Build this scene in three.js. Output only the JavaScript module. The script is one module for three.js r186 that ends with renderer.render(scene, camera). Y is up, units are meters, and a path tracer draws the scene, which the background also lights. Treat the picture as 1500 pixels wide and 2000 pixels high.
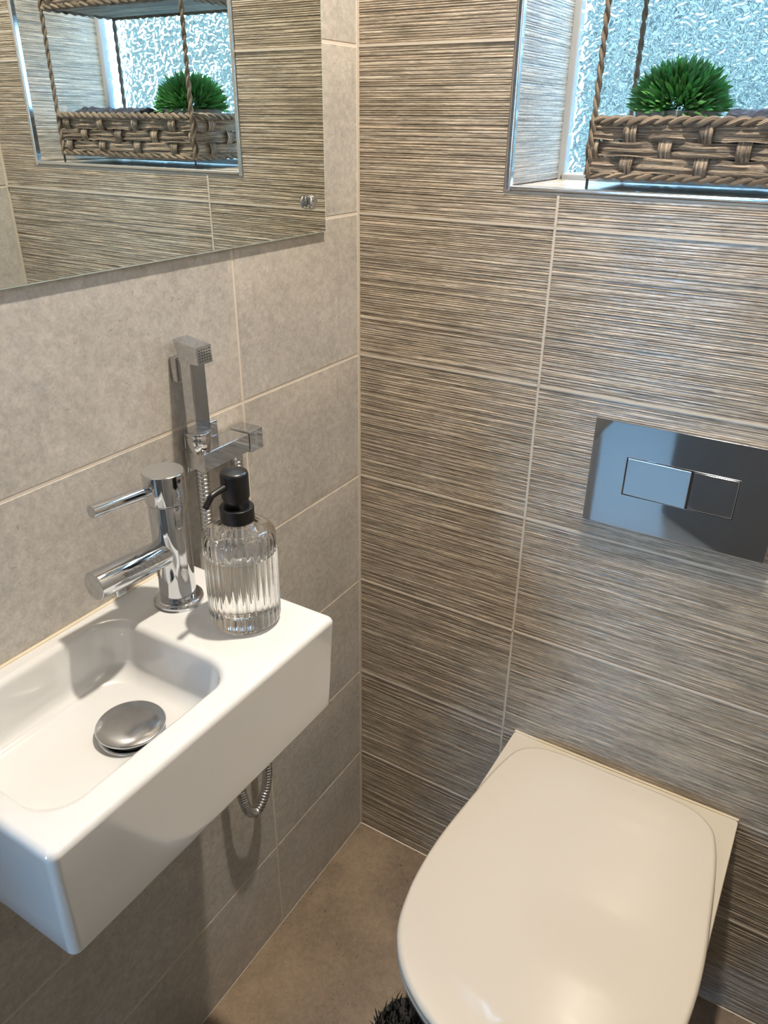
import * as THREE from 'three';
import { RoundedBoxGeometry } from 'three/addons/geometries/RoundedBoxGeometry.js';
import { mergeGeometries, toCreasedNormals } from 'three/addons/utils/BufferGeometryUtils.js';
import { createNoise2D, createNoise3D } from 'simplex-noise';

// ------------------------------------------------------------------ camera, sky, exposure
const scene = new THREE.Scene();
const renderer = new THREE.WebGLRenderer();
renderer.toneMapping = THREE.LinearToneMapping;
renderer.toneMappingExposure = 1.0;
renderer.shadowMap.enabled = true;
const camera = new THREE.PerspectiveCamera(67.39, 0.75, 0.01, 60);
camera.rotation.order = 'YXZ';
camera.position.set(0.6257, 1.3148, 0.9588);
camera.rotation.set(THREE.MathUtils.degToRad(-26.987), THREE.MathUtils.degToRad(31.092), THREE.MathUtils.degToRad(0.656));
scene.background = new THREE.Color(0.34, 0.64, 1.0);          // even, overcast daylight
scene.backgroundIntensity = 42.0;
const LAMP = new THREE.Vector3(0.41, 2.292, 0.27), LAMP_POWER = 9.1, LAMP_COLOR = new THREE.Color(1.0, 0.895, 0.76);

// ------------------------------------------------------------------ helpers
function rng(seed) { let s = seed >>> 0; return () => { s = (s + 0x6D2B79F5) >>> 0; let t = s; t = Math.imul(t ^ (t >>> 15), t | 1); t ^= t + Math.imul(t ^ (t >>> 7), t | 61); return ((t ^ (t >>> 14)) >>> 0) / 4294967296; }; }
const used = {};
function numbered(name) { const n = used[name] = (used[name] ?? -1) + 1; return n ? `${name}_${String(n).padStart(3, '0')}` : name; }
function mesh(name, geo, mat, parent, at) {
  const m = new THREE.Mesh(geo, mat); m.name = name; m.castShadow = m.receiveShadow = true;
  if (at) m.position.set(...at);
  parent.add(m); return m;
}
function thing(name, label, category, at = [0, 0, 0], group) {
  const o = new THREE.Group(); o.name = numbered(name); o.position.set(...at); o.userData = { label, category };
  if (group) o.userData.group = group;
  scene.add(o); return o;
}
function struct(name, label, category) {
  const o = new THREE.Group(); o.name = name; o.userData = { kind: 'structure', label, category }; scene.add(o); return o;
}
function box(x0, x1, y0, y1, z0, z1, r = 0, seg = 2) {
  const g = r ? new RoundedBoxGeometry(x1 - x0, y1 - y0, z1 - z0, seg, r) : new THREE.BoxGeometry(x1 - x0, y1 - y0, z1 - z0);
  return g.translate((x0 + x1) / 2, (y0 + y1) / 2, (z0 + z1) / 2);
}
function cyl(a, b, ra, rb = ra, n = 40) {           // solid cylinder from point a to point b
  const A = new THREE.Vector3(...a), B = new THREE.Vector3(...b), d = B.clone().sub(A);
  const g = new THREE.CylinderGeometry(rb, ra, d.length(), n);
  g.applyQuaternion(new THREE.Quaternion().setFromUnitVectors(new THREE.Vector3(0, 1, 0), d.clone().normalize()));
  return g.translate((A.x + B.x) / 2, (A.y + B.y) / 2, (A.z + B.z) / 2);
}
function lathe(profile, n = 64) { return new THREE.LatheGeometry(profile.map(([r, y]) => new THREE.Vector2(r, y)), n); }
function rod(a, b, profile, n = 48) {               // lathe profile [[r, t along]] laid from a towards b
  const A = new THREE.Vector3(...a), d = new THREE.Vector3(...b).sub(A).normalize();
  return lathe(profile, n).applyQuaternion(new THREE.Quaternion().setFromUnitVectors(new THREE.Vector3(0, 1, 0), d)).translate(A.x, A.y, A.z);
}
function loft(loops, capStart, capEnd) {
  const n = loops[0].length, pos = [], idx = [];
  for (const l of loops) for (const p of l) pos.push(...p);
  for (let j = 0; j + 1 < loops.length; j++) for (let i = 0; i < n; i++) {
    const a = j * n + i, b = j * n + (i + 1) % n; idx.push(a, b, b + n, a, b + n, a + n);
  }
  const cap = (l, c, flip) => { const k = pos.length / 3; pos.push(...c); for (let i = 0; i < n; i++) { const a = l * n + i, b = l * n + (i + 1) % n; idx.push(...(flip ? [k, b, a] : [k, a, b])); } };
  if (capStart) cap(0, capStart, true);
  if (capEnd) cap(loops.length - 1, capEnd, false);
  const g = new THREE.BufferGeometry();
  g.setAttribute('position', new THREE.Float32BufferAttribute(pos, 3)); g.setIndex(idx); g.computeVertexNormals();
  g.setAttribute('uv', new THREE.Float32BufferAttribute(new Float32Array(pos.length / 3 * 2), 2));
  return g;
}
function roundRect(x0, x1, z0, z1, r, y, k = 12) {
  const out = [], c = [[x1 - r, z1 - r, 0], [x0 + r, z1 - r, 1], [x0 + r, z0 + r, 2], [x1 - r, z0 + r, 3]];
  for (const [cx, cz, q] of c) for (let i = 0; i <= k; i++) { const a = (q + i / k) * Math.PI / 2; out.push([cx + r * Math.cos(a), y, cz + r * Math.sin(a)]); }
  return out.reverse();
}
function creased(g, angle) { return toCreasedNormals(g.scale(1000, 1000, 1000), angle).scale(0.001, 0.001, 0.001); }   // it merges corners nearer than a hundredth of a unit
function tube(points, radius, seg, rad = 8, closed = false) { return new THREE.TubeGeometry(new THREE.CatmullRomCurve3(points.map((p) => new THREE.Vector3(...p)), closed), seg, radius, rad, closed); }
class Path extends THREE.Curve { constructor(f) { super(); this.f = f; } getPoint(t, v = new THREE.Vector3()) { return v.set(...this.f(t)); } }

// ------------------------------------------------------------------ procedural textures
function tileNoise(seed) {                            // value noise that repeats every `per` cells
  const R = rng(seed), P = new Float32Array(65536).map(() => R());
  return (x, y, per, perY = per) => {
    const xi = Math.floor(x), yi = Math.floor(y), fx = x - xi, fy = y - yi, u = fx * fx * (3 - 2 * fx), v = fy * fy * (3 - 2 * fy);
    const h = (a, b) => P[((((a % per) + per) % per) * 251 + (((b % perY) + perY) % perY) * 7919) & 65535];
    return (h(xi, yi) * (1 - u) + h(xi + 1, yi) * u) * (1 - v) + (h(xi, yi + 1) * (1 - u) + h(xi + 1, yi + 1) * u) * v;
  };
}
function dataTexture(w, h, fn, srgb) {
  const d = new Uint8Array(w * h * 4);
  for (let y = 0; y < h; y++) for (let x = 0; x < w; x++) {
    const c = fn(x / w, y / h, x, y), o = (y * w + x) * 4;
    for (let k = 0; k < 3; k++) d[o + k] = Math.max(0, Math.min(255, Math.round((Array.isArray(c) ? c[k] : c) * 255)));
    d[o + 3] = 255;
  }
  const t = new THREE.DataTexture(d, w, h); t.magFilter = THREE.LinearFilter; t.minFilter = THREE.LinearFilter; t.wrapS = t.wrapT = THREE.RepeatWrapping;
  if (srgb) t.colorSpace = THREE.SRGBColorSpace;
  t.needsUpdate = true; return t;
}
function stoneTexture(seed, tint, cloud = 1) {                  // cloudy, finely speckled stone; one repeat = 0.6 m
  const n = tileNoise(seed), R = rng(seed + 5);
  return dataTexture(1024, 1024, (u, v) => {
    const big = n(u * 5, v * 5, 5) * 0.5 + n(u * 11 + 3, v * 11, 11) * 0.3 + n(u * 27, v * 27 + 9, 27) * 0.2;
    const mid = n(u * 90, v * 90, 90), fine = n(u * 256, v * 256, 256), grit = R();
    let l = 0.84 + (big - 0.5) * 0.13 * cloud + (mid - 0.5) * 0.08 + (fine - 0.5) * 0.08 + (grit - 0.5) * 0.06;
    if (n(u * 170 + 7, v * 170, 170) > 0.93 && big < 0.52) l -= 0.10 * cloud;
    const warm = (n(u * 4 + 2, v * 4 + 1, 4) - 0.5) * 0.025;
    return [l * tint[0] + warm, l * tint[1] + warm * 0.3, l * tint[2] - warm];
  }, true);
}
const streakN = tileNoise(77);
const streakMap = dataTexture(1024, 512, (u, v) => {  // fine print along the ribs; one repeat = 0.5 m x 0.25 m
  const l = 0.86 + (streakN(u * 14, v * 128, 14, 128) - 0.5) * 0.30 + (streakN(u * 60, v * 256, 60, 256) - 0.5) * 0.16 + (streakN(u * 200 + 3, v * 256, 200, 256) - 0.5) * 0.06;
  return [l, l * 0.995, l * 0.985];
}, true);
const streakBump = dataTexture(512, 512, (u, v) => 0.5 + (streakN(u * 10, v * 128, 10, 128) - 0.5) * 0.6 + (streakN(u * 120, v * 256, 120, 256) - 0.5) * 0.4);
const gritN = tileNoise(31);
const gritBump = dataTexture(512, 512, (u, v) => 0.5 + (gritN(u * 60, v * 60, 60) - 0.5) * 0.5 + (gritN(u * 200, v * 200, 200) - 0.5) * 0.5);
const fibreMap = dataTexture(512, 256, (u, v) => {
  const l = 0.76 + (streakN(u * 5, v * 40, 5, 40) - 0.5) * 0.62 + (streakN(u * 30, v * 128, 30, 128) - 0.5) * 0.26;
  return [l, l * 0.98, l * 0.95];
}, true);

// ------------------------------------------------------------------ materials
const std = (o) => new THREE.MeshStandardMaterial(o), phys = (o) => new THREE.MeshPhysicalMaterial(o);
const rgb = (r, g, b) => new THREE.Color(r, g, b);
const M = {
  grout: std({ color: rgb(0.66, 0.59, 0.50), roughness: 0.95 }),
  stone: std({ color: rgb(0.72, 0.705, 0.675), map: stoneTexture(11, [1.0, 0.98, 0.955]), roughness: 0.42, bumpMap: gritBump, bumpScale: 0.0002 }),
  floorStone: std({ color: rgb(0.33, 0.265, 0.205), map: stoneTexture(23, [1.0, 0.96, 0.90], 2.4), roughness: 0.5, bumpMap: gritBump, bumpScale: 0.0002 }),
  ribbed: std({ color: rgb(1, 1, 1), vertexColors: true, map: streakMap, roughness: 0.28, bumpMap: streakBump, bumpScale: 0.0006 }),
  paint: std({ color: rgb(0.62, 0.61, 0.60), roughness: 0.8 }),
  ceramic: phys({ color: rgb(0.70, 0.70, 0.695), roughness: 0.12, clearcoat: 1, clearcoatRoughness: 0.03 }),
  lid: phys({ color: rgb(0.62, 0.56, 0.475), roughness: 0.18, clearcoat: 1, clearcoatRoughness: 0.05 }),
  pan: phys({ color: rgb(0.61, 0.555, 0.465), roughness: 0.14, clearcoat: 1, clearcoatRoughness: 0.03 }),
  chrome: std({ color: rgb(0.63, 0.65, 0.68), metalness: 1, roughness: 0.045 }),
  satin: std({ color: rgb(0.58, 0.59, 0.61), metalness: 1, roughness: 0.16 }),
  brushed: std({ color: rgb(0.55, 0.55, 0.55), metalness: 1, roughness: 0.42 }),
  trim: std({ color: rgb(0.80, 0.82, 0.84), metalness: 1, roughness: 0.16 }),
  mirror: std({ color: rgb(0.80, 0.84, 0.80), metalness: 1, roughness: 0.0 }),
  mirrorEdge: std({ color: rgb(0.55, 0.66, 0.62), roughness: 0.15 }),
  black: std({ color: rgb(0.006, 0.006, 0.007), roughness: 0.35 }),
  plastic: std({ color: rgb(0.30, 0.30, 0.30), roughness: 0.6 }),
  dark: std({ color: rgb(0.015, 0.015, 0.016), roughness: 0.6 }),
  glass: phys({ color: rgb(1, 1, 1), roughness: 0, transmission: 1, thickness: 0.01, ior: 1.5 }),
  liquid: phys({ color: rgb(1, 1, 1), roughness: 0, transmission: 1, thickness: 0.05, ior: 1.34 }),
  windowGlass: phys({ color: rgb(1, 1, 1), roughness: 0, transmission: 1, thickness: 0.006, ior: 1.5 }),
  upvc: std({ color: rgb(0.40, 0.42, 0.43), roughness: 0.35 }),
  sealant: std({ color: rgb(0.66, 0.58, 0.44), roughness: 0.6 }),
  straw: std({ color: rgb(0.46, 0.375, 0.29), map: fibreMap, roughness: 0.75, bumpMap: streakBump, bumpScale: 0.0008 }),
  straw2: std({ color: rgb(0.38, 0.31, 0.24), map: fibreMap, roughness: 0.75, bumpMap: streakBump, bumpScale: 0.0008 }),
  cord: std({ color: rgb(0.36, 0.29, 0.22), map: fibreMap, roughness: 0.8 }),
  wire: std({ color: rgb(0.02, 0.02, 0.022), roughness: 0.5 }),
  leaf: phys({ color: rgb(1, 1, 1), vertexColors: true, roughness: 0.5, transmission: 0.25, thickness: 0 }),
  pot: std({ color: rgb(0.22, 0.20, 0.18), roughness: 0.7 }),
  towel: std({ color: rgb(0.026, 0.029, 0.040), roughness: 1, bumpMap: gritBump, bumpScale: 0.0015 }),
  shag: std({ color: rgb(0.045, 0.043, 0.042), roughness: 1 }),
  hedge: std({ color: rgb(1, 1, 1), vertexColors: true, roughness: 1 }),
  patio: std({ color: rgb(0.32, 0.31, 0.29), roughness: 0.9 }),
  door: std({ color: rgb(0.19, 0.175, 0.165), roughness: 0.5 }),
  hallFloor: std({ color: rgb(0.42, 0.42, 0.42), roughness: 0.6 }),
  hallPaint: std({ color: rgb(0.60, 0.56, 0.50), roughness: 0.8 }),
  lampGlow: std({ color: rgb(0, 0, 0), emissive: LAMP_COLOR, emissiveIntensity: 6 }),
};

// ------------------------------------------------------------------ the room shell
const W = 0.79, DEPTH = 1.30, TOP = 2.30, H = 0.2, G = 0.0032;   // tile rows are 0.2 m high, joints 3.2 mm
const WIN = { x0: 0.224, x1: 0.688, y0: 1.2456, y1: 1.86, z: -0.170 };

function slab(shapePts, holes, depth) {
  const s = new THREE.Shape(shapePts.map(([a, b]) => new THREE.Vector2(a, b)));
  for (const h of holes) s.holes.push(new THREE.Path(h.map(([a, b]) => new THREE.Vector2(a, b))));
  return new THREE.ExtrudeGeometry(s, { depth, bevelEnabled: false });
}
const rectPts = (x0, x1, y0, y1) => [[x0, y0], [x1, y0], [x1, y1], [x0, y1]];

// flat stone tile lying in the plane a-b, front face at +n
const stoneCache = {};
function stoneTile(w, h, variant) {
  const key = `${w.toFixed(4)}_${h.toFixed(4)}_${variant}`;
  if (stoneCache[key]) return stoneCache[key];
  const b = 0.0008, t = 0.007, ring = (i, z) => [[-w / 2 + i, -h / 2 + i, z], [w / 2 - i, -h / 2 + i, z], [w / 2 - i, h / 2 - i, z], [-w / 2 + i, h / 2 - i, z]];
  const A = ring(0, -t), B = ring(0, -b), C = ring(b, 0), pos = [], R = rng(variant * 97 + 3), ou = R(), ov = R(), uv = [];
  const quad = (p, q, r, s) => { for (const k of [p, q, r, p, r, s]) { pos.push(...k); uv.push(k[0] / 0.6 + ou, k[1] / 0.6 + ov); } };
  for (let i = 0; i < 4; i++) { const j = (i + 1) % 4; quad(A[i], A[j], B[j], B[i]); quad(B[i], B[j], C[j], C[i]); }
  quad(C[0], C[1], C[2], C[3]);
  const g = new THREE.BufferGeometry();
  g.setAttribute('position', new THREE.Float32BufferAttribute(pos, 3)); g.setAttribute('uv', new THREE.Float32BufferAttribute(uv, 2)); g.computeVertexNormals();
  return stoneCache[key] = g;
}
// ribbed tile: many thin sticks of uneven depth, cut in lengths; x0..y1 is the piece kept of the tile, local origin at its lower left, front +z
function ribbedTile(w, h, seed, relief = 0.62) {
  const R = rng(seed * 7919 + 13), pos = [], col = [], uv = [], base = -0.0022, ou = R(), ov = R();
  const quad = (p, q, r, s, c) => { for (const k of [p, q, r, p, r, s]) { pos.push(...k); col.push(...c); uv.push(k[0] / 0.5 + ou, k[1] / 0.25 + ov); } };
  let y = 0, lastDepth = -0.001;
  while (y < h - 0.0005) {
    let rh = 0.0022 + R() * R() * 0.0048; if (y + rh > h - 0.0018) rh = h - y;
    let x = -R() * 0.15, rowDepth = -0.0009 * R();
    if (Math.abs(rowDepth - lastDepth) < 0.00015) rowDepth = rowDepth < -0.0005 ? rowDepth + 0.0003 : rowDepth - 0.0003;
    lastDepth = rowDepth;
    const rowTone = 0.90 + R() * 0.20, hue = (R() - 0.5) * 0.05;
    while (x < w) {
      const len = 0.07 + R() * 0.36, xa = Math.max(0, x), xb = Math.min(w, x + len); x += len;
      if (xb - xa < 0.002) continue;
      const d = Math.min(0, Math.max(-0.0012, rowDepth + (R() - 0.5) * 0.0005)), t = rowTone * (0.92 + R() * 0.16);
      const c = [0.60 * t * (1 + hue), 0.515 * t, 0.42 * t * (1 - hue)];
      const ch = Math.min(0.0009, rh * 0.28), g = 0.0003, ya = y + g, yb = y + rh - g, wob = (R() - 0.5) * 0.0010, dz = 0.0004;
      // two or three stations along the stick give it a slight waver
      const xs = [xa, xa + (xb - xa) * (0.3 + R() * 0.4), xb], off = [0, wob, (R() - 0.5) * 0.0006];
      for (let i = 0; i < 2; i++) {
        const a = xs[i], b = xs[i + 1], oa = off[i] * (rh > 0.004 ? 1 : 0.3), ob = off[i + 1] * (rh > 0.004 ? 1 : 0.3);
        quad([a, ya + ch + oa * 0.3, d], [b, ya + ch + ob * 0.3, d], [b, yb - ch + ob * 0.3, d - 0.0001], [a, yb - ch + oa * 0.3, d - 0.0001], c);
        quad([a, yb - ch + oa * 0.3, d - 0.0001], [b, yb - ch + ob * 0.3, d - 0.0001], [b, yb, d - dz], [a, yb, d - dz], c);
        quad([a, yb, d - dz], [b, yb, d - dz], [b, yb + g, base], [a, yb + g, base], c);
        quad([a, ya, d - dz], [b, ya, d - dz], [b, ya + ch + ob * 0.3, d], [a, ya + ch + oa * 0.3, d], c);
        quad([a, ya - g, base], [b, ya - g, base], [b, ya, d - dz], [a, ya, d - dz], c);
      }
      quad([xb, ya, d - dz], [xb, ya, base], [xb, yb, base], [xb, yb, d - dz], c);
      quad([xa, ya, base], [xa, ya, d - dz], [xa, yb, d - dz], [xa, yb, base], c);
    }
    y += rh;
  }
  if (relief !== 1) for (let i = 2; i < pos.length; i += 3) pos[i] *= relief;
  const g = new THREE.BufferGeometry();
  g.setAttribute('position', new THREE.Float32BufferAttribute(pos, 3)); g.setAttribute('uv', new THREE.Float32BufferAttribute(uv, 2));
  g.setAttribute('color', new THREE.Float32BufferAttribute(col, 3)); g.computeVertexNormals();
  return g;
}

// left wall: plain stone tiles, joint at z = 0.265 and every half metre
const wallLeft = struct('wall_left', 'beige stone tiled wall with the mirror and basin', 'wall');
mesh('grout', box(-0.12, -0.0005, 0, TOP, -0.02, DEPTH), M.grout, wallLeft);
{
  let v = 0;
  const cuts = [0.001, 0.265, 0.765, DEPTH - 0.001];
  for (let r = 0; r < 12; r++) for (let c = 0; c < 3; c++) {
    const y0 = r * H + G / 2, y1 = Math.min(TOP, (r + 1) * H) - G / 2, z0 = cuts[c] + G / 2, z1 = cuts[c + 1] - G / 2;
    if (y1 - y0 < 0.01) continue;
    const m = mesh('tile', stoneTile(z1 - z0, y1 - y0, v++ % 9), M.stone, wallLeft, [0, (y0 + y1) / 2, (z0 + z1) / 2]);
    m.rotation.y = Math.PI / 2;
  }
}
const wallRight = struct('wall_right', 'beige stone tiled wall facing the mirror', 'wall');
mesh('grout', box(W + 0.0011, W + 0.12, 0, TOP, -0.02, DEPTH), M.grout, wallRight);
{
  let v = 4;
  const cuts = [0.001, 0.4, 0.9, DEPTH - 0.001];
  for (let r = 0; r < 12; r++) for (let c = 0; c < 3; c++) {
    const y0 = r * H + G / 2, y1 = Math.min(TOP, (r + 1) * H) - G / 2, z0 = cuts[c] + G / 2, z1 = cuts[c + 1] - G / 2;
    const m = mesh('tile', stoneTile(z1 - z0, y1 - y0, v++ % 9), M.stone, wallRight, [W, (y0 + y1) / 2, (z0 + z1) / 2]);
    m.rotation.y = -Math.PI / 2;
  }
}
// back wall: ribbed tiles round the window opening
const wallBack = struct('wall_back', 'brown ribbed tile wall with the window and flush plate', 'wall');
mesh('grout', slab(rectPts(-0.12, W + 0.12, 0, TOP), [rectPts(WIN.x0 - 0.006, WIN.x1 + 0.006, WIN.y0 - 0.006, WIN.y1 + 0.006)], 0.2372).translate(0, 0, -0.24), M.grout, wallBack);
{
  const cols = [0.0012, 0.2873, W - 0.001];
  let seed = 1;
  const j = 0.0016, jz = 0.0003, ox0 = WIN.x0 - 0.0085, ox1 = WIN.x1 + 0.0085;
  for (let r = 1; r < 12; r++) {
    const y = r * H, open = y > WIN.y0 - 0.01 && y < WIN.y1 + 0.01;
    for (const [a, b] of open ? [[0, ox0], [ox1, W]] : [[0, W]]) mesh('joint', box(a, b, y - j, y + j, -0.004, jz), M.grout, wallBack);
  }
  mesh('joint', box(cols[1] - j, cols[1] + j, 0, WIN.y0 - 0.0085, -0.004, jz), M.grout, wallBack);
  mesh('joint', box(cols[1] - j, cols[1] + j, WIN.y1 + 0.0085, TOP, -0.004, jz), M.grout, wallBack);
  mesh('joint', box(-0.001, 0.0022, 0, TOP, -0.004, 0.0006), M.grout, wallBack);
  for (let r = 0; r < 12; r++) for (let c = 0; c < 2; c++) {
    const y0 = r * H + 0.0016, y1 = Math.min(TOP, (r + 1) * H) - 0.0016, x0 = cols[c] + 0.0016, x1 = cols[c + 1] - 0.0016, pieces = [];
    const e = 0.009, wx0 = WIN.x0 - e, wx1 = WIN.x1 + e, wy0 = WIN.y0 - e, wy1 = WIN.y1 + e;
    if (y1 <= wy0 || y0 >= wy1 || x1 <= wx0 || x0 >= wx1) pieces.push([x0, x1, y0, y1]);
    else {
      if (y0 < wy0) pieces.push([x0, x1, y0, wy0]);
      if (y1 > wy1) pieces.push([x0, x1, wy1, y1]);
      const a = Math.max(y0, wy0), b = Math.min(y1, wy1);
      if (x0 < wx0) pieces.push([x0, wx0, a, b]);
      if (x1 > wx1) pieces.push([wx1, x1, a, b]);
    }
    for (const [a, b, p, q] of pieces) if (b - a > 0.004 && q - p > 0.004) mesh('tile', ribbedTile(b - a, q - p, seed++), M.ribbed, wallBack, [a, p, 0]);
  }
}
// front wall with the doorway the camera looks in through, and the added hallway behind it
const wallFront = struct('wall_front', 'white painted wall with the doorway', 'wall');
mesh('plaster', slab(rectPts(-0.12, W + 0.12, 0, TOP), [rectPts(0.03, 0.75, 0.0005, 2.02)], 0.1).translate(0, 0, DEPTH), M.paint, wallFront);
const floor = struct('floor', 'warm beige stone tiled floor', 'floor');
mesh('screed', box(-0.12, W + 0.12, -0.1, -0.0012, -0.24, DEPTH + 0.1), M.grout, floor);
{
  let v = 20;
  for (const [z0, z1] of [[0.0005, 0.60], [0.60, DEPTH + 0.1]]) {
    const m = mesh('tile', stoneTile(W - 0.001, z1 - z0 - G, v++), M.floorStone, floor, [W / 2, 0, (z0 + z1) / 2]);
    m.rotation.x = -Math.PI / 2;
  }
}
const ceiling = struct('ceiling', 'white painted ceiling with a downlight', 'ceiling');
mesh('plaster', box(-0.12, W + 0.12, TOP, TOP + 0.1, -0.24, DEPTH + 0.1), M.paint, ceiling);
{
  const hall = struct('wall_added_hallway', 'painted hallway added behind the doorway to let in daylight', 'wall');  // added hallway; its far opening is sized for cool fill light
  mesh('floorboards', box(-1.0, 1.9, -0.1, -0.001, DEPTH + 0.1, 3.6), M.hallFloor, hall);
  mesh('plaster', mergeGeometries([box(-1.1, -1.0, -0.1, TOP, DEPTH + 0.1, 3.6), box(1.9, 2.0, -0.1, TOP, DEPTH + 0.1, 3.6), box(-1.1, 2.0, TOP, TOP + 0.1, DEPTH + 0.1, 3.6),
    box(-1.1, -0.12, -0.1, TOP, DEPTH, DEPTH + 0.1), box(W + 0.12, 2.0, -0.1, TOP, DEPTH, DEPTH + 0.1),
    slab(rectPts(-1.1, 2.0, -0.1, TOP), [rectPts(-0.62, -0.08, 1.10, 1.95)], 0.1).translate(0, 0, 3.6)].map((g) => g.index ? g.toNonIndexed() : g)), M.hallPaint, hall);
}
{
  const d = struct('door_1', 'dark grey door added behind the camera for the flush plate to mirror', 'door'), g = new THREE.Group(); g.name = 'leaf'; d.add(g);  // added dark leaf, in place of the person the flush plate mirrors
  g.position.set(0.745, 0, DEPTH + 0.1); g.rotation.y = Math.PI + 0.70;
  mesh('panel', box(0, 0.70, 0.006, 2.0, 0, 0.04, 0.002), M.door, g);
  mesh('handle', mergeGeometries([cyl([0.64, 1.0, 0.04], [0.64, 1.0, 0.085], 0.009), cyl([0.64, 1.0, 0.082], [0.53, 1.0, 0.082], 0.008)]), M.chrome, g);
}
// ------------------------------------------------------------------ the window
const win = struct('window_1', 'deep tiled window recess with textured obscure glass', 'window');
{
  const { x0, x1, y0, y1, z } = WIN, e = 0.0008;
  // tiled reveals: left, right, sill, head
  const L = mesh('reveal_tile', ribbedTile(-z - 0.002, y1 - y0, 501, 0.3), M.ribbed, win, [x0 - 0.001, y0, -0.002]); L.rotation.y = Math.PI / 2;
  const Rr = mesh('reveal_tile', ribbedTile(-z - 0.002, y1 - y0, 502, 0.3), M.ribbed, win, [x1 + 0.001, y0, z]); Rr.rotation.y = -Math.PI / 2;
  const S = mesh('sill_tile', ribbedTile(x1 - x0, -z - 0.002, 503, 0.3), M.ribbed, win, [x0, y0 - 0.001, -0.002]); S.rotation.x = -Math.PI / 2;
  const T = mesh('head_tile', ribbedTile(x1 - x0, -z - 0.002, 504, 0.3), M.ribbed, win, [x0, y1 + 0.001, z]); T.rotation.x = Math.PI / 2;
  // chrome edge trim round the mouth of the recess
  const w = 0.0075, tz0 = -0.009, tz1 = 0.0012;
  mesh('trim', box(x0 - w, x0, y0 - w, y1 + w, tz0, tz1, 0.002), M.trim, win);
  mesh('trim', box(x1, x1 + w, y0 - w, y1 + w, tz0, tz1, 0.002), M.trim, win);
  mesh('trim', box(x0, x1, y0 - w * 0.7, y0, tz0, tz1, 0.002), M.trim, win);
  mesh('trim', box(x0, x1, y1, y1 + w, tz0, tz1, 0.002), M.trim, win);
  // white plastic frame
  const f = 0.008, z0 = z - 0.0215, fr = [box(x0 - 0.02, x0 + f, y0 - 0.02, y1 + 0.02, z0, z, 0.003), box(x1 - f, x1 + 0.02, y0 - 0.02, y1 + 0.02, z0, z, 0.003), box(x0, x1, y0 - 0.02, y0 + 0.007, z0, z, 0.003), box(x0, x1, y1 - f, y1 + 0.02, z0, z, 0.003)];
  mesh('window_frame', mergeGeometries(fr), M.upvc, win);
  // pressed glass: a solid pane, rippled towards the room
  const gx0 = x0 + f - 0.006, gx1 = x1 - f + 0.006, gy0 = y0 + 0.003, gy1 = y1 - f + 0.006, zr = z - 0.010, zo = z - 0.018;
  const nx = 440, ny = 600, n2 = createNoise2D(rng(5)), n2b = createNoise2D(rng(6));
  const pos = [], idx = [];
  const hgt = (x, y) => {
    const wx = x + 0.004 * n2b(x * 60, y * 60), wy = y + 0.004 * n2b(x * 60 + 9, y * 60);
    const a = 1 - Math.abs(n2(wx * 43, wy * 66)), b = 1 - Math.abs(n2(wx * 110 + 40, wy * 150 + 7));
    return 0.0031 * (a * 0.90 + b * 0.10);
  };
  for (let j = 0; j <= ny; j++) for (let i = 0; i <= nx; i++) {
    const x = gx0 + (gx1 - gx0) * i / nx, y = gy0 + (gy1 - gy0) * j / ny, edge = i && j && i < nx && j < ny;
    pos.push(x, y, zr + (edge ? hgt(x, y) : 0));
  }
  for (let j = 0; j < ny; j++) for (let i = 0; i < nx; i++) { const a = j * (nx + 1) + i, b = a + 1, c = a + nx + 1, d = c + 1; idx.push(a, b, d, a, d, c); }
  const k = pos.length / 3, ring = [];
  for (let i = 0; i < nx; i++) ring.push(i); for (let j = 0; j < ny; j++) ring.push(j * (nx + 1) + nx);
  for (let i = nx; i > 0; i--) ring.push(ny * (nx + 1) + i); for (let j = ny; j > 0; j--) ring.push(j * (nx + 1));
  for (const q of ring) pos.push(pos[q * 3], pos[q * 3 + 1], zo);
  for (let i = 0; i < ring.length; i++) { const j = (i + 1) % ring.length; idx.push(ring[i], k + i, k + j, ring[i], k + j, ring[j]); }
  const cc = pos.length / 3; pos.push((gx0 + gx1) / 2, (gy0 + gy1) / 2, zo);
  for (let i = 0; i < ring.length; i++) idx.push(cc, k + (i + 1) % ring.length, k + i);
  const g = new THREE.BufferGeometry(); g.setAttribute('position', new THREE.Float32BufferAttribute(pos, 3)); g.setIndex(idx);
  g.computeVertexNormals();
  mesh('pane', g, M.windowGlass, win);
}
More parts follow.
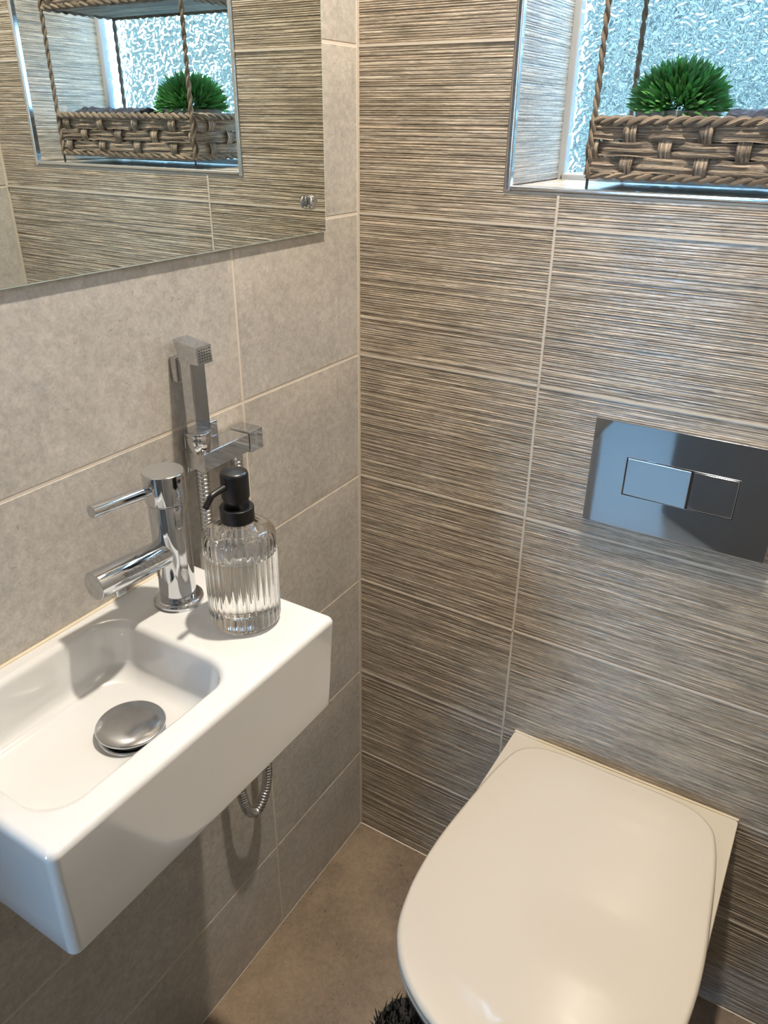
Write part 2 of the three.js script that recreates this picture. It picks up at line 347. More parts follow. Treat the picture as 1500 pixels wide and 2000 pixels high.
// outside: paving and an added hedge, for contrast behind the blurring glass
{
  const out = struct('floor_outside', 'grey paving outside the window', 'paving');
  mesh('paving', box(-6, 7, -0.3, -0.1, -12, -0.26), M.patio, out);
}
{
  const h = thing('added_hedge', 'added hedge of pale and dark patches for contrast behind the textured window glass', 'hedge', [0.5, -0.1, -3.2]);
  h.userData.kind = 'stuff';
  const n3 = createNoise3D(rng(44)), g = new THREE.BoxGeometry(9, 2.5, 0.9, 260, 72, 9), p = g.attributes.position;
  for (let i = 0; i < p.count; i++) { const x = p.getX(i), y = p.getY(i), z = p.getZ(i), d = 0.14 * n3(x * 2.2, y * 2.2, z * 2.2) + 0.06 * n3(x * 6, y * 6, z * 6); p.setXYZ(i, x * (1 + d * 0.02), y + (y > -1.1 ? d * 0.6 : 0), z + d); }
  const hc = new Float32Array(p.count * 3);
  for (let i = 0; i < p.count; i++) { const x = p.getX(i), y = p.getY(i), z = p.getZ(i), k = 0.6 * n3(x * 3.1, y * 3.1, z * 3 + 5) + 0.4 * n3(x * 9, y * 9, z * 9 + 2), a = THREE.MathUtils.smoothstep(k, -0.25, 0.45); hc.set([0.005 + 0.066 * a, 0.007 + 0.064 * a, 0.005 + 0.046 * a], i * 3); }  // pale and dark patches chosen for contrast through the rippled pane
  g.setAttribute('color', new THREE.BufferAttribute(hc, 3));
  g.computeVertexNormals(); g.translate(0, 1.25, 0);
  mesh('foliage', g, M.hedge, h);
}
// ------------------------------------------------------------------ ceiling downlight
{
  const P = LAMP, power = LAMP_POWER, t = thing('ceiling_downlight', 'recessed chrome ceiling downlight above the toilet', 'lamp', [P.x, TOP, P.z]);
  mesh('bezel', lathe([[0.034, 0], [0.045, 0], [0.045, -0.003], [0.040, -0.005], [0.034, -0.002], [0.034, 0]], 48), M.chrome, t);
  mesh('bulb', lathe([[0.0001, -0.001], [0.033, -0.001], [0.033, -0.0025], [0.0001, -0.0025]], 40), M.lampGlow, t);
  const s = new THREE.SpotLight(LAMP_COLOR, power, 0, THREE.MathUtils.degToRad(74), 0.6, 2);
  s.position.set(0, P.y - TOP, 0); s.target.position.set(0, -2.3, 0); s.castShadow = true; s.shadow.radius = 1.4; s.shadow.mapSize.set(2048, 2048); s.shadow.bias = -0.0005;
  s.name = 'downlight_beam'; t.add(s, s.target); s.target.name = 'beam_target';
}

// ------------------------------------------------------------------ toilet
{
  const cx = 0.486, t = thing('toilet', 'white toilet with its lid closed against the ribbed wall', 'toilet', [cx, 0, 0]);
  const half = [[0, 0.034], [0.09, 0.035], [0.125, 0.042], [0.147, 0.061], [0.157, 0.09], [0.164, 0.13], [0.171, 0.20], [0.1765, 0.27], [0.1765, 0.32], [0.172, 0.368], [0.159, 0.42], [0.138, 0.454], [0.108, 0.481], [0.06, 0.504], [0, 0.512]];
  const all = [...half, ...half.slice(1, -1).reverse().map(([x, z]) => [-x, z])];
  const oc = new THREE.CatmullRomCurve3(all.map(([x, z]) => new THREE.Vector3(x, 0, z)), true, 'centripetal');
  const N = 160, pts = oc.getSpacedPoints(N).slice(0, N);
  const inset = (d, y) => pts.map((p) => { const hx = 0.1765, cz = 0.273, hz = 0.239; return [p.x * (1 - d / hx), y, cz + (p.z - cz) * (1 - d / hz)]; }).reverse();
  const slabOf = (y0, y1, r, dome) => {
    const l = [inset(0.006, y0), inset(0.001, y0 + 0.0015)];
    for (let k = 0; k <= 6; k++) { const a = k / 6 * Math.PI / 2; l.push(inset(r * (1 - Math.cos(a)), y1 - r + r * Math.sin(a))); }
    if (dome) for (const [d, f] of [[0.018, 0.35], [0.032, 0.75], [0.045, 0.95], [0.06, 1], [0.1, 1]]) l.push(inset(d, y1 + dome * f));
    return loft(l, [0, y0, 0.273], [0, y1 + (dome || 0), 0.273]);
  };
  mesh('lid', slabOf(0.4195, 0.4315, 0.007, 0.0028), M.lid, t);
  mesh('seat', slabOf(0.4065, 0.4180, 0.003, 0), M.lid, t);
  // pan: square back against the wall, rounded front, tapering to the floor
  const panHalf = [[0, 0.001], [0.172, 0.001], [0.1766, 0.006], [0.1766, 0.10], [0.1766, 0.2], [0.1766, 0.27], [0.174, 0.33], [0.166, 0.385], [0.148, 0.43], [0.12, 0.462], [0.08, 0.486], [0.04, 0.498], [0, 0.502]];
  const pc = []; const full = [...panHalf, ...panHalf.slice(1, -1).reverse().map(([x, z]) => [-x, z])];
  for (let i = 0; i < full.length; i++) { const a = full[i], b = full[(i + 1) % full.length], s = 8; for (let k = 0; k < s; k++) pc.push([a[0] + (b[0] - a[0]) * k / s, a[1] + (b[1] - a[1]) * k / s]); }
  const ring = (wx, wz, y) => pc.map(([x, z]) => [x * wx, y, z * wz]).reverse();
  const loops = [ring(0.60, 0.70, 0.0), ring(0.60, 0.70, 0.05), ring(0.62, 0.72, 0.12), ring(0.70, 0.80, 0.2), ring(0.83, 0.90, 0.28), ring(0.94, 0.965, 0.34), ring(0.985, 0.99, 0.375), ring(1, 1, 0.395), ring(1, 1, 0.401), ring(0.997, 0.998, 0.4045), ring(0.993, 0.995, 0.4052)];
  mesh('pan', creased(loft(loops, [0, 0, 0.2], [0, 0.4052, 0.2]), 0.7), M.pan, t);
  mesh('sealant', tube([[-0.176, 0.4055, 0.0015], [0, 0.4058, 0.002], [0.176, 0.4055, 0.0015]], 0.0022, 30, 8), M.sealant, t);
  for (const s of [-1, 1]) mesh('hinge', lathe([[0.0001, 0.0215], [0.010, 0.0215], [0.012, 0.019], [0.012, 0]], 24), M.lid, t, [s * 0.075, 0.4, 0.062]);
}
// flush plate
{
  const t = thing('flush_plate', 'polished chrome dual flush plate on the ribbed wall above the toilet', 'flush plate', [0.489, 0.902, 0]);
  const a = -0.1155, b = 0.1155, c = -0.073, d = 0.073, z1 = 0.0095, bx0 = -0.0695, bx1 = 0.0695, by0 = -0.0255, by1 = 0.0285;
  const s = new THREE.Shape(rectPts(a, b, c, d).map((p) => new THREE.Vector2(...p))); s.holes.push(new THREE.Path(rectPts(bx0, bx1, by0, by1).map((p) => new THREE.Vector2(...p))));
  mesh('plate', new THREE.ExtrudeGeometry(s, { depth: 0.0075, bevelEnabled: true, bevelThickness: 0.0008, bevelSize: 0.0006, bevelSegments: 2 }).translate(0, 0, 0.0008), M.chrome, t);
  mesh('recess', box(bx0 - 0.004, bx1 + 0.004, by0 - 0.004, by1 + 0.004, 0.0004, 0.0014), M.plastic, t);
  const big = mesh('button', new RoundedBoxGeometry(0.0800, 0.0512, 0.006, 2, 0.0007), M.chrome, t, [-0.0280, 0.0015, 0.0068]);
  const small = mesh('button', new RoundedBoxGeometry(0.0533, 0.0512, 0.006, 2, 0.0007), M.chrome, t, [0.0415, 0.0015, 0.0068]);
  big.rotation.y = -0.026; small.rotation.x = 0.02;
}
// ------------------------------------------------------------------ basin
const BY = 0.838;
{
  const t = thing('hand_basin', 'small white rectangular wall basin under the mirror', 'basin', [0, 0.713, 0.581]);
  const x0 = 0.0015, x1 = 0.227, z0 = -0.185, z1 = 0.178, top = BY - 0.713, loops = [];
  const outer = (i, y, taper = 0) => roundRect(x0, x1 - i - taper, z0 + i + taper * 0.4, z1 - i - taper * 0.4, Math.max(0.0045, 0.0085 - i), y);
  loops.push(outer(0.006, 0, 0.006), outer(0.0018, 0.0018, 0.006), outer(0, 0.006, 0.0058));
  for (const k of [0.25, 0.5, 0.75, 1]) loops.push(outer(0, 0.006 + (top - 0.013) * k, 0.0058 * (1 - k)));
  for (let k = 1; k <= 6; k++) { const a = k / 6 * Math.PI / 2, R = 0.007; loops.push(outer(R * (1 - Math.cos(a)), top - R + R * Math.sin(a))); }
  // bowl, towards the camera end
  const bx0 = 0.016, bx1 = 0.202, bz0 = 0.516 - 0.581, bz1 = 0.741 - 0.581;
  const bowl = (i, y, r) => roundRect(bx0 + i, bx1 - i, bz0 + i * 1.15, bz1 - i, r, y);
  for (let k = 0; k <= 6; k++) { const a = k / 6 * Math.PI / 2, R = 0.008; loops.push(bowl(R * Math.sin(a) * 0.9, top - R * (1 - Math.cos(a)), 0.034)); }
  loops.push(bowl(0.0095, top - 0.025, 0.034), bowl(0.012, top - 0.042, 0.033));
  for (let k = 1; k <= 6; k++) { const a = k / 6 * Math.PI / 2, R = 0.019; loops.push(bowl(0.012 + R * (1 - Math.cos(a)), top - 0.042 - R * Math.sin(a), 0.033)); }
  const drain = [0.1165, 0.592 - 0.581], last = bowl(0.031, top - 0.061, 0.033);
  for (const f of [0.35, 0.65]) loops.push(last.map(([x, y, z], i) => { const a = Math.atan2(z - drain[1], x - drain[0]); return [x + (drain[0] + 0.026 * Math.cos(a) - x) * f, y - 0.004 * f, z + (drain[1] + 0.026 * Math.sin(a) - z) * f]; }));
  loops.push(last.map(([x, y, z]) => { const a = Math.atan2(z - drain[1], x - drain[0]); return [drain[0] + 0.026 * Math.cos(a), y - 0.004, drain[1] + 0.026 * Math.sin(a)]; }));
  mesh('body', loft(loops, [0.1, 0, 0], [drain[0], top - 0.070, drain[1]]), M.ceramic, t);
  mesh('sealant', tube([[0.0015, top - 0.001, z0 + 0.004], [0.0018, top - 0.0005, 0], [0.0015, top - 0.001, z1 - 0.004]], 0.0026, 40, 8), M.sealant, t);
  // pop-up waste
  const w = mesh('waste_flange', lathe([[0.0001, 0.0005], [0.021, 0.0005], [0.026, 0.0022], [0.031, 0.0022], [0.0325, 0.0005], [0.0325, -0.002]], 56), M.satin, t, [drain[0], top - 0.0645, drain[1]]);
  mesh('stem', lathe([[0.012, 0], [0.012, 0.008], [0.0001, 0.008]], 40), M.satin, w, [0, 0.001, 0]);
  mesh('stopper', lathe([[0.0001, 0.0080], [0.031, 0.0080], [0.0335, 0.0092], [0.0338, 0.0105], [0.0325, 0.0120], [0.024, 0.0139], [0.012, 0.0149], [0.0001, 0.0152]], 72), M.satin, w);
  mesh('waste_pipe', lathe([[0.0001, 0], [0.016, 0], [0.016, -0.045], [0.022, -0.050], [0.022, -0.118], [0.016, -0.128], [0.0001, -0.13]], 36), M.dark, t, [0.108, 0.001, 0.004]);
}
// basin tap
{
  const t = thing('basin_tap', 'chrome single lever mixer tap on the basin deck', 'tap', [0.0620, BY, 0.4625]);
  mesh('base_ring', lathe([[0.0001, 0], [0.0270, 0], [0.0272, 0.004], [0.0262, 0.0065], [0.0235, 0.0078], [0.0215, 0.0072], [0.0001, 0.0072]], 72), M.chrome, t);
  mesh('column', lathe([[0.0001, 0.007], [0.0198, 0.007], [0.0198, 0.1215], [0.0001, 0.1215]], 80), M.chrome, t);
  mesh('joint', lathe([[0.0190, 0.1205], [0.0190, 0.1245]], 48), M.satin, t);
  const cap = mesh('cap', lathe([[0.0001, 0.1235], [0.0205, 0.1235], [0.0217, 0.1250], [0.0217, 0.1555], [0.0210, 0.1568], [0.0001, 0.1568]], 80), M.chrome, t);
  const p0 = [-0.001, 0.1415, 0.0190], p1 = [-0.004, 0.1462, 0.0890];
  mesh('lever', rod(p0, p1, [[0.0001, 0], [0.0053, 0], [0.0053, 0.0095], [0.0066, 0.0105], [0.0066, 0.0693], [0.0060, 0.0700], [0.0001, 0.0700]], 40), M.chrome, t);
  mesh('spout', rod([0.0005, 0.0668, 0.0], [-0.0050, 0.0690, 0.1], [[0.0001, 0], [0.0148, 0], [0.0148, 0.0995], [0.0142, 0.1003], [0.0001, 0.1003]], 56), M.chrome, t);
  mesh('aerator', box(-0.009, 0.002, 0.047, 0.058, 0.068, 0.080, 0.0015), M.chrome, t);
  mesh('cap_face', cyl([0, 0.1564, 0], [0, 0.1571, 0], 0.0209, 0.0207, 64), M.brushed, cap);
  mesh('index_mark', cyl([0.0216, 0.150, 0], [0.0219, 0.150, 0], 0.0022, 0.0022, 16), M.dark, cap);
}
// soap dispenser
{
  const t = thing('soap_dispenser', 'fluted clear glass soap dispenser with black pump on the basin corner', 'soap dispenser', [0.1475, BY, 0.4500]);
  const N = 32 * 8, R = 0.0372, flute = (a) => 0.0011 * (Math.abs(Math.cos(a * 16)) - 0.5);
  const ring = (r, y, f = 0) => Array.from({ length: N }, (_, i) => { const a = -i / N * Math.PI * 2, q = r + f * flute(a); return [q * Math.cos(a), y, q * Math.sin(a)]; });
  const o = [ring(0.026, 0.0010), ring(0.031, 0.0006), ring(0.0350, 0.0022), ring(R, 0.0065, 0.3)];
  for (const y of [0.010, 0.03, 0.06, 0.09, 0.100]) o.push(ring(R, y, 1));
  for (let k = 1; k <= 8; k++) { const a = k / 8 * Math.PI / 2; o.push(ring(R - 0.0135 * (1 - Math.cos(a)), 0.100 + 0.0135 * Math.sin(a), Math.max(0, 1 - k / 4))); }
  o.push(ring(0.0185, 0.1155), ring(0.0150, 0.1170), ring(0.0140, 0.1215), ring(0.0115, 0.1215), ring(0.0115, 0.1150), ring(0.0200, 0.1115));
  for (let k = 8; k >= 0; k--) { const a = k / 8 * Math.PI / 2; o.push(ring(0.0337 - 0.0115 * (1 - Math.cos(a)), 0.0985 + 0.0115 * Math.sin(a))); }
  o.push(ring(0.0337, 0.09), ring(0.0335, 0.0845), ring(0.0325, 0.0836));
  mesh('bottle', loft(o, [0, 0.0016, 0], [0, 0.0834, 0]), M.glass, t);
  mesh('soap', loft([ring(0.0318, 0.0838), ring(0.0322, 0.0841), ring(0.0318, 0.0844)], [0, 0.0837, 0], [0, 0.0843, 0]), M.liquid, t);
  mesh('dip_tube', cyl([0, 0.012, 0], [0.001, 0.118, 0], 0.0026, 0.0026, 20), phys({ color: rgb(0.9, 0.92, 0.92), roughness: 0.2, transmission: 0.9, thickness: 0 }), t);
  mesh('collar', lathe([[0.0001, 0.1190], [0.0168, 0.1190], [0.0172, 0.1200], [0.0172, 0.1335], [0.0165, 0.1345], [0.0125, 0.1345], [0.0001, 0.1345]], 48), M.black, t);
  const h = mesh('pump_head', lathe([[0.0001, 0.134], [0.0126, 0.134], [0.0126, 0.1435], [0.0140, 0.1450], [0.0140, 0.1690], [0.0130, 0.1715], [0.0100, 0.1730], [0.0001, 0.1737]], 48), M.black, t);
  mesh('nozzle', tube([[0, 0.1600, 0.010], [-0.001, 0.1590, 0.018], [-0.002, 0.1572, 0.0285], [-0.0022, 0.1562, 0.0310], [-0.0026, 0.1530, 0.0340], [-0.003, 0.1470, 0.0400]], 0.0032, 24, 12), M.black, h);
}
// ------------------------------------------------------------------ bidet sprayer
{
  const t = thing('bidet_sprayer', 'square chrome hand spray standing in its valve block on the tiled wall', 'bidet sprayer', [0, 0.944, 0.345]);
  const y = 0.944, z = 0.345;
  const bl = mesh('valve_block', box(0.0042, 0.0350, 0.953 - y, 0.9755 - y, 0.298 - z, 0.3765 - z, 0.0012), M.chrome, t);
  mesh('valve_knob', box(0.0030, 0.0360, 0.9505 - y, 0.9775 - y, 0.2740 - z, 0.2975 - z, 0.0010), M.chrome, t);
  mesh('wall_plate', box(0.0, 0.0042, 0.9435 - y, 0.9945 - y, 0.3175 - z, 0.3725 - z, 0.0018), M.chrome, t);
  const s = mesh('socket', lathe([[0.0001, 0], [0.0148, 0], [0.0148, 0.0165], [0.0135, 0.0175], [0.0135, 0.0190], [0.0150, 0.0195], [0.0150, 0.0230], [0.0140, 0.0238], [0.0001, 0.0238]], 48), M.chrome, t, [0.0200, 0.9750 - y, 0.3670 - z]);
  // hand piece: square handle, head turned out from the wall
  mesh('handle', box(0.0145, 0.0305, 0.998 - y, 1.0850 - y, 0.3560 - z, 0.3780 - z, 0.0012), M.chrome, t);
  const sh = new THREE.Shape([[0.0085, 1.1035], [0.0410, 1.0985], [0.0415, 1.0805], [0.0150, 1.0800]].map(([a, b]) => new THREE.Vector2(a, b - y)));
  const hd = mesh('spray_head', new THREE.ExtrudeGeometry(sh, { depth: 0.0215, bevelEnabled: true, bevelThickness: 0.0006, bevelSize: 0.0006, bevelSegments: 2 }).translate(0, 0, 0.3560 - z), M.chrome, t);
  for (let r = 0; r < 5; r++) for (let c = 0; c < 5; c++) {
    const yy = 1.0835 + r * 0.0030 - y, zz = 0.3590 + c * 0.0038 - z; mesh('spray_hole', cyl([0.0415, yy, zz], [0.0424, yy, zz], 0.0006, 0.0006, 8), M.dark, hd);
  }
  mesh('wall_hook', box(0.0, 0.0100, 1.056 - y, 1.084 - y, 0.3670 - z, 0.3790 - z, 0.0012), M.satin, t);
  mesh('outlet', cyl([0.0200, 0.9535 - y, 0.3080 - z], [0.0200, 0.9440 - y, 0.3080 - z], 0.0085), M.chrome, t);
  // ribbed metal hose hanging in a loop beside the basin
  const path = new THREE.CatmullRomCurve3([[0.020, 0.955, 0.3670], [0.021, 0.90, 0.3685], [0.022, 0.80, 0.3700], [0.024, 0.65, 0.3700], [0.027, 0.50, 0.3680], [0.030, 0.42, 0.3640], [0.031, 0.385, 0.3540], [0.031, 0.3715, 0.3380], [0.030, 0.3850, 0.3190], [0.029, 0.42, 0.3070], [0.026, 0.50, 0.3040], [0.023, 0.65, 0.3030], [0.021, 0.80, 0.3050], [0.020, 0.90, 0.3075], [0.020, 0.945, 0.3080]].map(([a, b, c]) => new THREE.Vector3(a, b - y, c - z)));
  const g = new THREE.TubeGeometry(path, 1400, 0.0072, 14), p = g.attributes.position, nrm = g.attributes.normal;
  for (let i = 0; i < p.count; i++) { const k = Math.floor(i / 15), d = (k % 6 < 4 ? 0.0004 : -0.0009); p.setXYZ(i, p.getX(i) + nrm.getX(i) * d, p.getY(i) + nrm.getY(i) * d, p.getZ(i) + nrm.getZ(i) * d); }
  g.computeVertexNormals();
  mesh('hose', g, M.satin, t);
}
// ------------------------------------------------------------------ mirror
{
  const t = thing('wall_mirror', 'frameless wall mirror with chrome screw caps above the basin', 'mirror', [0, 1.184, 0.386]);
  mesh('glass', box(0.0010, 0.0050, 0.0004, 0.47, -0.3006, 0.2996), M.mirrorEdge, t);
  mesh('silvering', box(0.0048, 0.0052, 0.0014, 0.469, -0.2994, 0.2986), M.mirror, t);
  for (const [yy, zz] of [[0.039, -0.264], [0.039, 0.264], [0.431, -0.264], [0.431, 0.264]])
    mesh('screw_cap', rod([0.0050, yy, zz], [0.02, yy, zz], [[0.0088, 0], [0.0092, 0.0045], [0.0082, 0.0080], [0.0050, 0.0100], [0.0001, 0.0106]], 32), M.chrome, t);
}
// ------------------------------------------------------------------ two-tier woven rack in the window
const RACK = { x0: 0.319, x1: 0.624, z0: -0.156, z1: -0.010 };
{
  const { x0, x1, z0, z1 } = RACK, y = WIN.y0, t = thing('woven_rack', 'two-tier woven straw basket rack standing on the window sill', 'basket', [(x0 + x1) / 2, y, (z0 + z1) / 2]);
  const hx = (x1 - x0) / 2, hz = (z1 - z0) / 2, perim = 4 * (hx + hz);
  // point on the rectangle at arc length s, with its outward normal
  const at = (s) => {
    s = ((s % perim) + perim) % perim;
    if (s < 2 * hx) return [-hx + s, hz, 0, 1]; s -= 2 * hx;
    if (s < 2 * hz) return [hx, hz - s, 1, 0]; s -= 2 * hz;
    if (s < 2 * hx) return [hx - s, -hz, 0, -1]; s -= 2 * hx;
    return [-hx, -hz + s, -1, 0];
  };
  const rope = (yy, parent, r = 0.0034, turns = 30, ph = 0) => {
    for (const k of [0, 1]) mesh('rim_strand', new THREE.TubeGeometry(new Path((u) => { const [x, z, nx, nz] = at(u * perim), a = u * turns * Math.PI * 2 + k * Math.PI + ph, c = Math.cos(a) * r * 0.75; return [x + nx * c, yy + Math.sin(a) * r * 0.75, z + nz * c]; }), 520, r, 7, true), k ? M.straw2 : M.straw, parent);
  };
  const pitch = perim / 22;
  const band = (yy, h, row, parent, seed) => {          // one woven band running round the basket
    const R = rng(seed), n = 440, pos = [], uv = [], idx = [], edge = Array.from({ length: 45 }, () => (R() - 0.5) * 0.0022);
    const e = (s) => { const q = s / perim * 44, i = Math.floor(q), f = q - i; return edge[i % 44] * (1 - f) + edge[(i + 1) % 44] * f; };
    const cols = 7;
    for (let i = 0; i <= n; i++) {
      const s = i / n * perim, [x, z, nx, nz] = at(s), w = 0.0024 * Math.cos(Math.PI * (s / pitch + row));
      const pinch = 1 - 0.16 * Math.abs(Math.sin(Math.PI * (s / pitch + row + 0.5)));
      for (let k = 0; k < cols; k++) {
        const v = k / (cols - 1) - 0.5, fold = 0.0008 * Math.sin(v * 14 + seed + s * 30), o = w + fold + 0.0005;
        pos.push(x + nx * o, yy + v * h * pinch + e(s) * (0.5 + v), z + nz * o); uv.push(s / 0.12, v * 0.5 + seed * 0.37);
      }
      for (let k = 0; k < cols; k++) {                   // inner face gives the band thickness
        const v = k / (cols - 1) - 0.5, o = w - 0.0012;
        pos.push(x + nx * o, yy + v * h * pinch + e(s) * (0.5 + v), z + nz * o); uv.push(s / 0.12, v * 0.5 + seed * 0.37);
      }
    }
    for (let i = 0; i < n; i++) { const a = i * cols * 2, b = a + cols * 2; for (let k = 0; k < cols - 1; k++) { idx.push(a + k, b + k, b + k + 1, a + k, b + k + 1, a + k + 1); idx.push(a + cols + k, b + cols + k + 1, b + cols + k, a + cols + k, a + cols + k + 1, b + cols + k + 1); } idx.push(a + cols - 1, b + cols - 1, b + 2 * cols - 1, a + cols - 1, b + 2 * cols - 1, a + 2 * cols - 1, a, a + cols, b + cols, a, b + cols, b); }
    const g = new THREE.BufferGeometry(); g.setAttribute('position', new THREE.Float32BufferAttribute(pos, 3)); g.setAttribute('uv', new THREE.Float32BufferAttribute(uv, 2)); g.setIndex(idx);
    mesh('weave_band', creased(g, 0.8), seed % 2 ? M.straw : M.straw2, parent);
  };
  const tier = (y0, h, parent, seed) => {
    const rows = 3, rh = (h - 0.006) / rows;
    for (let r = 0; r < rows; r++) band(y0 + 0.003 + rh * (r + 0.5), rh * 1.0, r, parent, seed + r);
    for (let i = 0; i < 22; i++) {                       // upright stakes weave against the bands
      const s = i * pitch, [x, z, nx, nz] = at(s), tx = nz, tz = -nx, wd = 0.0072, pos = [], idx = [], uv = [], n = 24;
      for (let j = 0; j <= n; j++) {
        const q = j / n, yy = y0 + h * q, rr = (yy - y0 - 0.003) / rh - 0.5, w = -0.0030 * Math.cos(Math.PI * (i + rr)) * (q > 0.02 && q < 0.98 ? 1 : 0.4);
        for (const [k, o] of [[-1, 0.0007], [-0.5, 0.0011], [0, 0.0008], [0.5, 0.0012], [1, 0.0007], [1, -0.0007], [-1, -0.0007]]) { pos.push(x + tx * wd * k + nx * (w + o), yy, z + tz * wd * k + nz * (w + o)); uv.push(yy / 0.12 + i * 0.3, k * 0.1); }
      }
      for (let j = 0; j < n; j++) for (let k = 0; k < 7; k++) { const a = j * 7 + k, b = j * 7 + (k + 1) % 7; idx.push(a, b, b + 7, a, b + 7, a + 7); }
      const g = new THREE.BufferGeometry(); g.setAttribute('position', new THREE.Float32BufferAttribute(pos, 3)); g.setAttribute('uv', new THREE.Float32BufferAttribute(uv, 2)); g.setIndex(idx);
      mesh('stake', creased(g, 0.7), i % 3 ? M.straw : M.straw2, parent);
    }
    rope(y0 + h, parent); rope(y0, parent, 0.0028, 26, 1);
    mesh('basket_floor', box(-hx + 0.003, hx - 0.003, y0 - 0.0005, y0 + 0.0015, -hz + 0.003, hz - 0.003), M.straw2, parent);
  };
  const b1 = new THREE.Group(); b1.name = 'lower_basket'; t.add(b1); tier(0.0150, 0.0570, b1, 1);
  const b2 = new THREE.Group(); b2.name = 'upper_basket'; t.add(b2); tier(0.2260, 0.0570, b2, 11);
  for (const [sx, sz] of [[-1, 1], [1, 1], [-1, -1], [1, -1]]) {
    const X = sx * (hx + 0.0015), Z = sz * (hz + 0.0015);
    const strands = [0, 1].map((k) => new THREE.TubeGeometry(new Path((u) => { const a = u * 60 + k * Math.PI; return [X + 0.0016 * Math.cos(a), 0.012 + u * 0.31, Z + 0.0016 * Math.sin(a)]; }), 260, 0.0023, 6));
    mesh('post', mergeGeometries(strands), M.cord, t);
    mesh('wire_foot', cyl([X, 0, Z], [X, 0.016, Z], 0.0017, 0.0017, 12), M.wire, t);
  }
}
// plant: ball of short grass-like leaves in a small pot, standing in the lower basket
const FLOOR1 = WIN.y0 + 0.0166;
{
  const t = thing('grass_plant', 'round artificial grass plant in a grey pot in the lower basket', 'plant', [0.391, FLOOR1, -0.088]);
  mesh('pot', lathe([[0.0001, 0], [0.036, 0], [0.040, 0.01], [0.0475, 0.058], [0.048, 0.066], [0.045, 0.0665], [0.044, 0.062], [0.0001, 0.061]], 40), M.pot, t);
  const R = rng(9), pos = [], col = [], idx = [], C = [0, 0.0690, 0];
  for (let i = 0; i < 1150; i++) {
    const th = R() * Math.PI * 2, cz = R() * 1.10 - 0.10, st = Math.sqrt(Math.max(0, 1 - cz * cz)), d = new THREE.Vector3(st * Math.cos(th), cz, st * Math.sin(th));
    const dir = d.clone().add(new THREE.Vector3(R() - 0.5, (R() - 0.5) * 0.8 + 0.12, R() - 0.5).multiplyScalar(0.62)).normalize();
    const start = d.clone().multiplyScalar(0.024 + R() * 0.012), rad = 0.054 + R() * 0.011, len = Math.max(0.016, rad - start.length()), side = new THREE.Vector3().crossVectors(dir, new THREE.Vector3(R() - 0.5, R() - 0.5, R() - 0.5)).normalize(), wd = 0.0019 + R() * 0.0012;
    const up = new THREE.Vector3().crossVectors(side, dir), k = pos.length / 3, tone = 0.75 + R() * 0.6, c = [(0.07 + R() * 0.05) * tone, (0.25 + R() * 0.10) * tone, 0.085 * tone];
    const P = (f, s, u) => start.clone().addScaledVector(dir, len * f).addScaledVector(side, wd * s).addScaledVector(up, u + 0.004 * f * f);
    for (const v of [P(0, -0.5, 0), P(0, 0.5, 0), P(0.45, -1, 0), P(0.45, 0, 0.0007), P(0.45, 1, 0), P(0.8, -0.7, 0), P(0.8, 0.7, 0), P(1, 0, 0)]) { pos.push(v.x * 1.0 + C[0], v.y * 0.88 + C[1], v.z * 1.0 + C[2]); col.push(...c); }
    idx.push(k, k + 1, k + 3, k, k + 3, k + 2, k + 1, k + 4, k + 3, k + 2, k + 3, k + 5, k + 3, k + 6, k + 5, k + 3, k + 4, k + 6, k + 5, k + 6, k + 7);
  }
  const g = new THREE.BufferGeometry(); g.setAttribute('position', new THREE.Float32BufferAttribute(pos, 3)); g.setAttribute('color', new THREE.Float32BufferAttribute(col, 3)); g.setIndex(idx); g.computeVertexNormals();
  mesh('foliage', g, M.leaf, t).userData.kind = 'stuff';
}
// rolled towels
{
  const roll = (label, [x, yy, z], r0, len, turnY, seed) => {
    const t = thing('rolled_towel', label, 'towel', [x, yy, z], 'rolled towels in the lower basket'), n3 = createNoise3D(rng(seed));
    const turns = 3.6, th = r0 / (turns + 0.4), n = 150, o = [], inn = [];
    for (let i = 0; i <= n; i++) { const f = i / n, a = f * turns * Math.PI * 2, r = th * 0.45 + (r0 - th * 0.5 - th * 0.45) * f; o.push([(r + th * 0.46) * Math.cos(a), (r + th * 0.46) * Math.sin(a)]); inn.push([(r - th * 0.40) * Math.cos(a), (r - th * 0.40) * Math.sin(a)]); }
    const g = new THREE.ExtrudeGeometry(new THREE.Shape([...o, ...inn.reverse()].map((p) => new THREE.Vector2(...p))), { depth: len, steps: 40, bevelEnabled: true, bevelThickness: 0.001, bevelSize: 0.0005, bevelSegments: 1 });
    g.rotateY(Math.PI / 2); const p = g.attributes.position;
    for (let i = 0; i < p.count; i++) { const a = p.getX(i), b = p.getY(i), c = p.getZ(i), k = 1 + 0.07 * n3(a * 40, b * 40, c * 40) + 0.05 * n3(a * 350, b * 350, c * 350); p.setXYZ(i, a, b * k * 0.86, c * k); }
    g.computeVertexNormals(); g.translate(0, r0 * 0.86 + 0.0005, 0);
    mesh('cloth', g, M.towel, t); t.rotation.y = turnY;
  };
  roll('dark grey rolled towel at the front of the lower basket', [0.455, FLOOR1, -0.0565], 0.0405, 0.156, 0.02, 3);
  roll('dark grey rolled towel at the back of the lower basket, against the glass', [0.455, FLOOR1, -0.1235], 0.0270, 0.156, -0.01, 4);
}
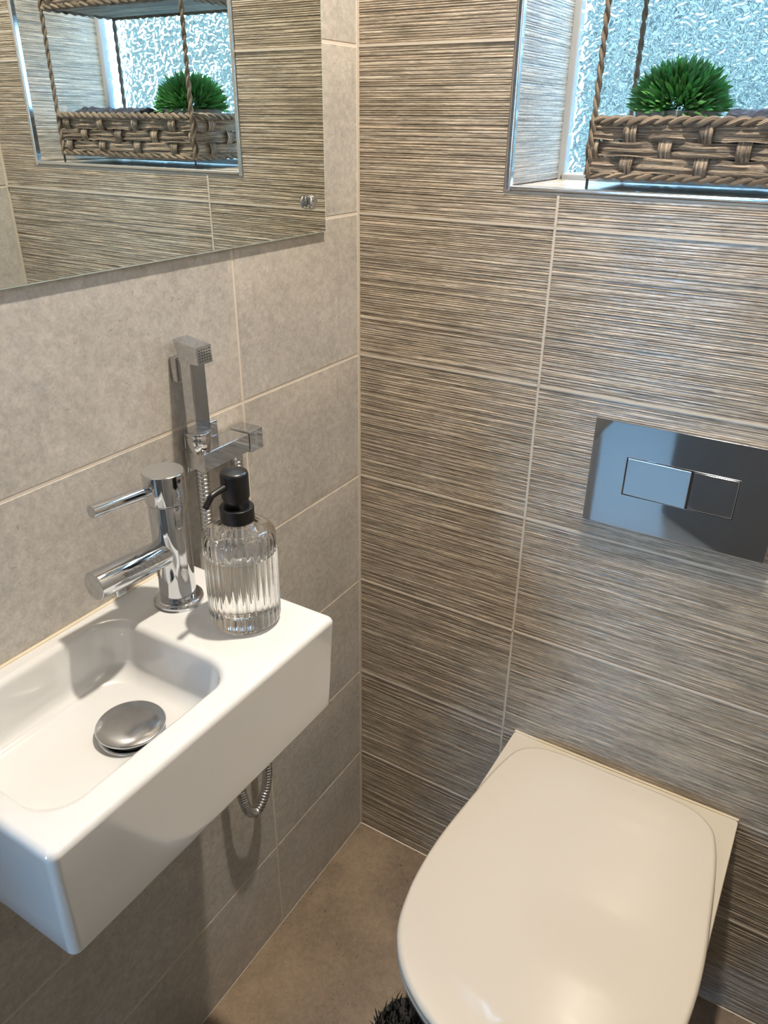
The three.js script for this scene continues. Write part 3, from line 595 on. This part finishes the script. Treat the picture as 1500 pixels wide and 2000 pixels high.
// ------------------------------------------------------------------ bath mat
{
  const t = thing('bath_mat', 'dark grey shaggy mat on the floor in front of the toilet', 'mat', [0.486, 0, 0.55]);
  const s = new THREE.Shape(); const x = 0.245, z0 = -0.29, z1 = 0.25, r = 0.06;   // shape y = -z
  s.moveTo(-x + r, -z1); s.lineTo(x - r, -z1); s.quadraticCurveTo(x, -z1, x, -z1 + r); s.lineTo(x, -z0 - r); s.quadraticCurveTo(x, -z0, x - r, -z0);
  s.lineTo(0.13, -z0); s.lineTo(0.12, 0.18); s.quadraticCurveTo(0.08, 0.165, 0, 0.16); s.quadraticCurveTo(-0.08, 0.165, -0.12, 0.18); s.lineTo(-0.13, -z0);
  s.lineTo(-x + r, -z0); s.quadraticCurveTo(-x, -z0, -x, -z0 - r); s.lineTo(-x, -z1 + r); s.quadraticCurveTo(-x, -z1, -x + r, -z1);
  mesh('backing', new THREE.ExtrudeGeometry(s, { depth: 0.006, bevelEnabled: false }).rotateX(-Math.PI / 2).translate(0, 0.0005, 0), M.shag, t);
  const R = rng(17), pos = [], idx = [];
  for (let i = 0; i < 9000; i++) {
    const px = (R() * 2 - 1) * x, pz = z0 + R() * (z1 - z0), qx = Math.abs(px);
    if (pz < -0.155 && qx < 0.128) continue;
    const dx = qx - (x - r), dz = Math.max(z0 + r - pz, pz - (z1 - r)); if (dx > 0 && dz > 0 && dx * dx + dz * dz > r * r) continue;
    const a = R() * 6.283, lx = (R() - 0.5) * 0.022, lz = (R() - 0.5) * 0.022, h = 0.018 + R() * 0.012, w = 0.0016, k = pos.length / 3, ca = Math.cos(a) * w, sa = Math.sin(a) * w;
    pos.push(px - ca, 0.006, pz - sa, px + ca, 0.006, pz + sa, px + sa, 0.006, pz - ca, px + lx * 0.5, 0.006 + h * 0.75, pz + lz * 0.5 + w, px + lx * 0.5 + w, 0.006 + h * 0.75, pz + lz * 0.5, px + lx, 0.006 + h, pz + lz);
    idx.push(k, k + 1, k + 3, k + 1, k + 4, k + 3, k + 1, k + 2, k + 4, k + 2, k + 3, k + 4, k + 2, k, k + 3, k + 3, k + 4, k + 5);
  }
  const g = new THREE.BufferGeometry(); g.setAttribute('position', new THREE.Float32BufferAttribute(pos, 3)); g.setIndex(idx); g.computeVertexNormals();
  mesh('pile', g, M.shag, t).userData.kind = 'stuff';
}

renderer.render(scene, camera);
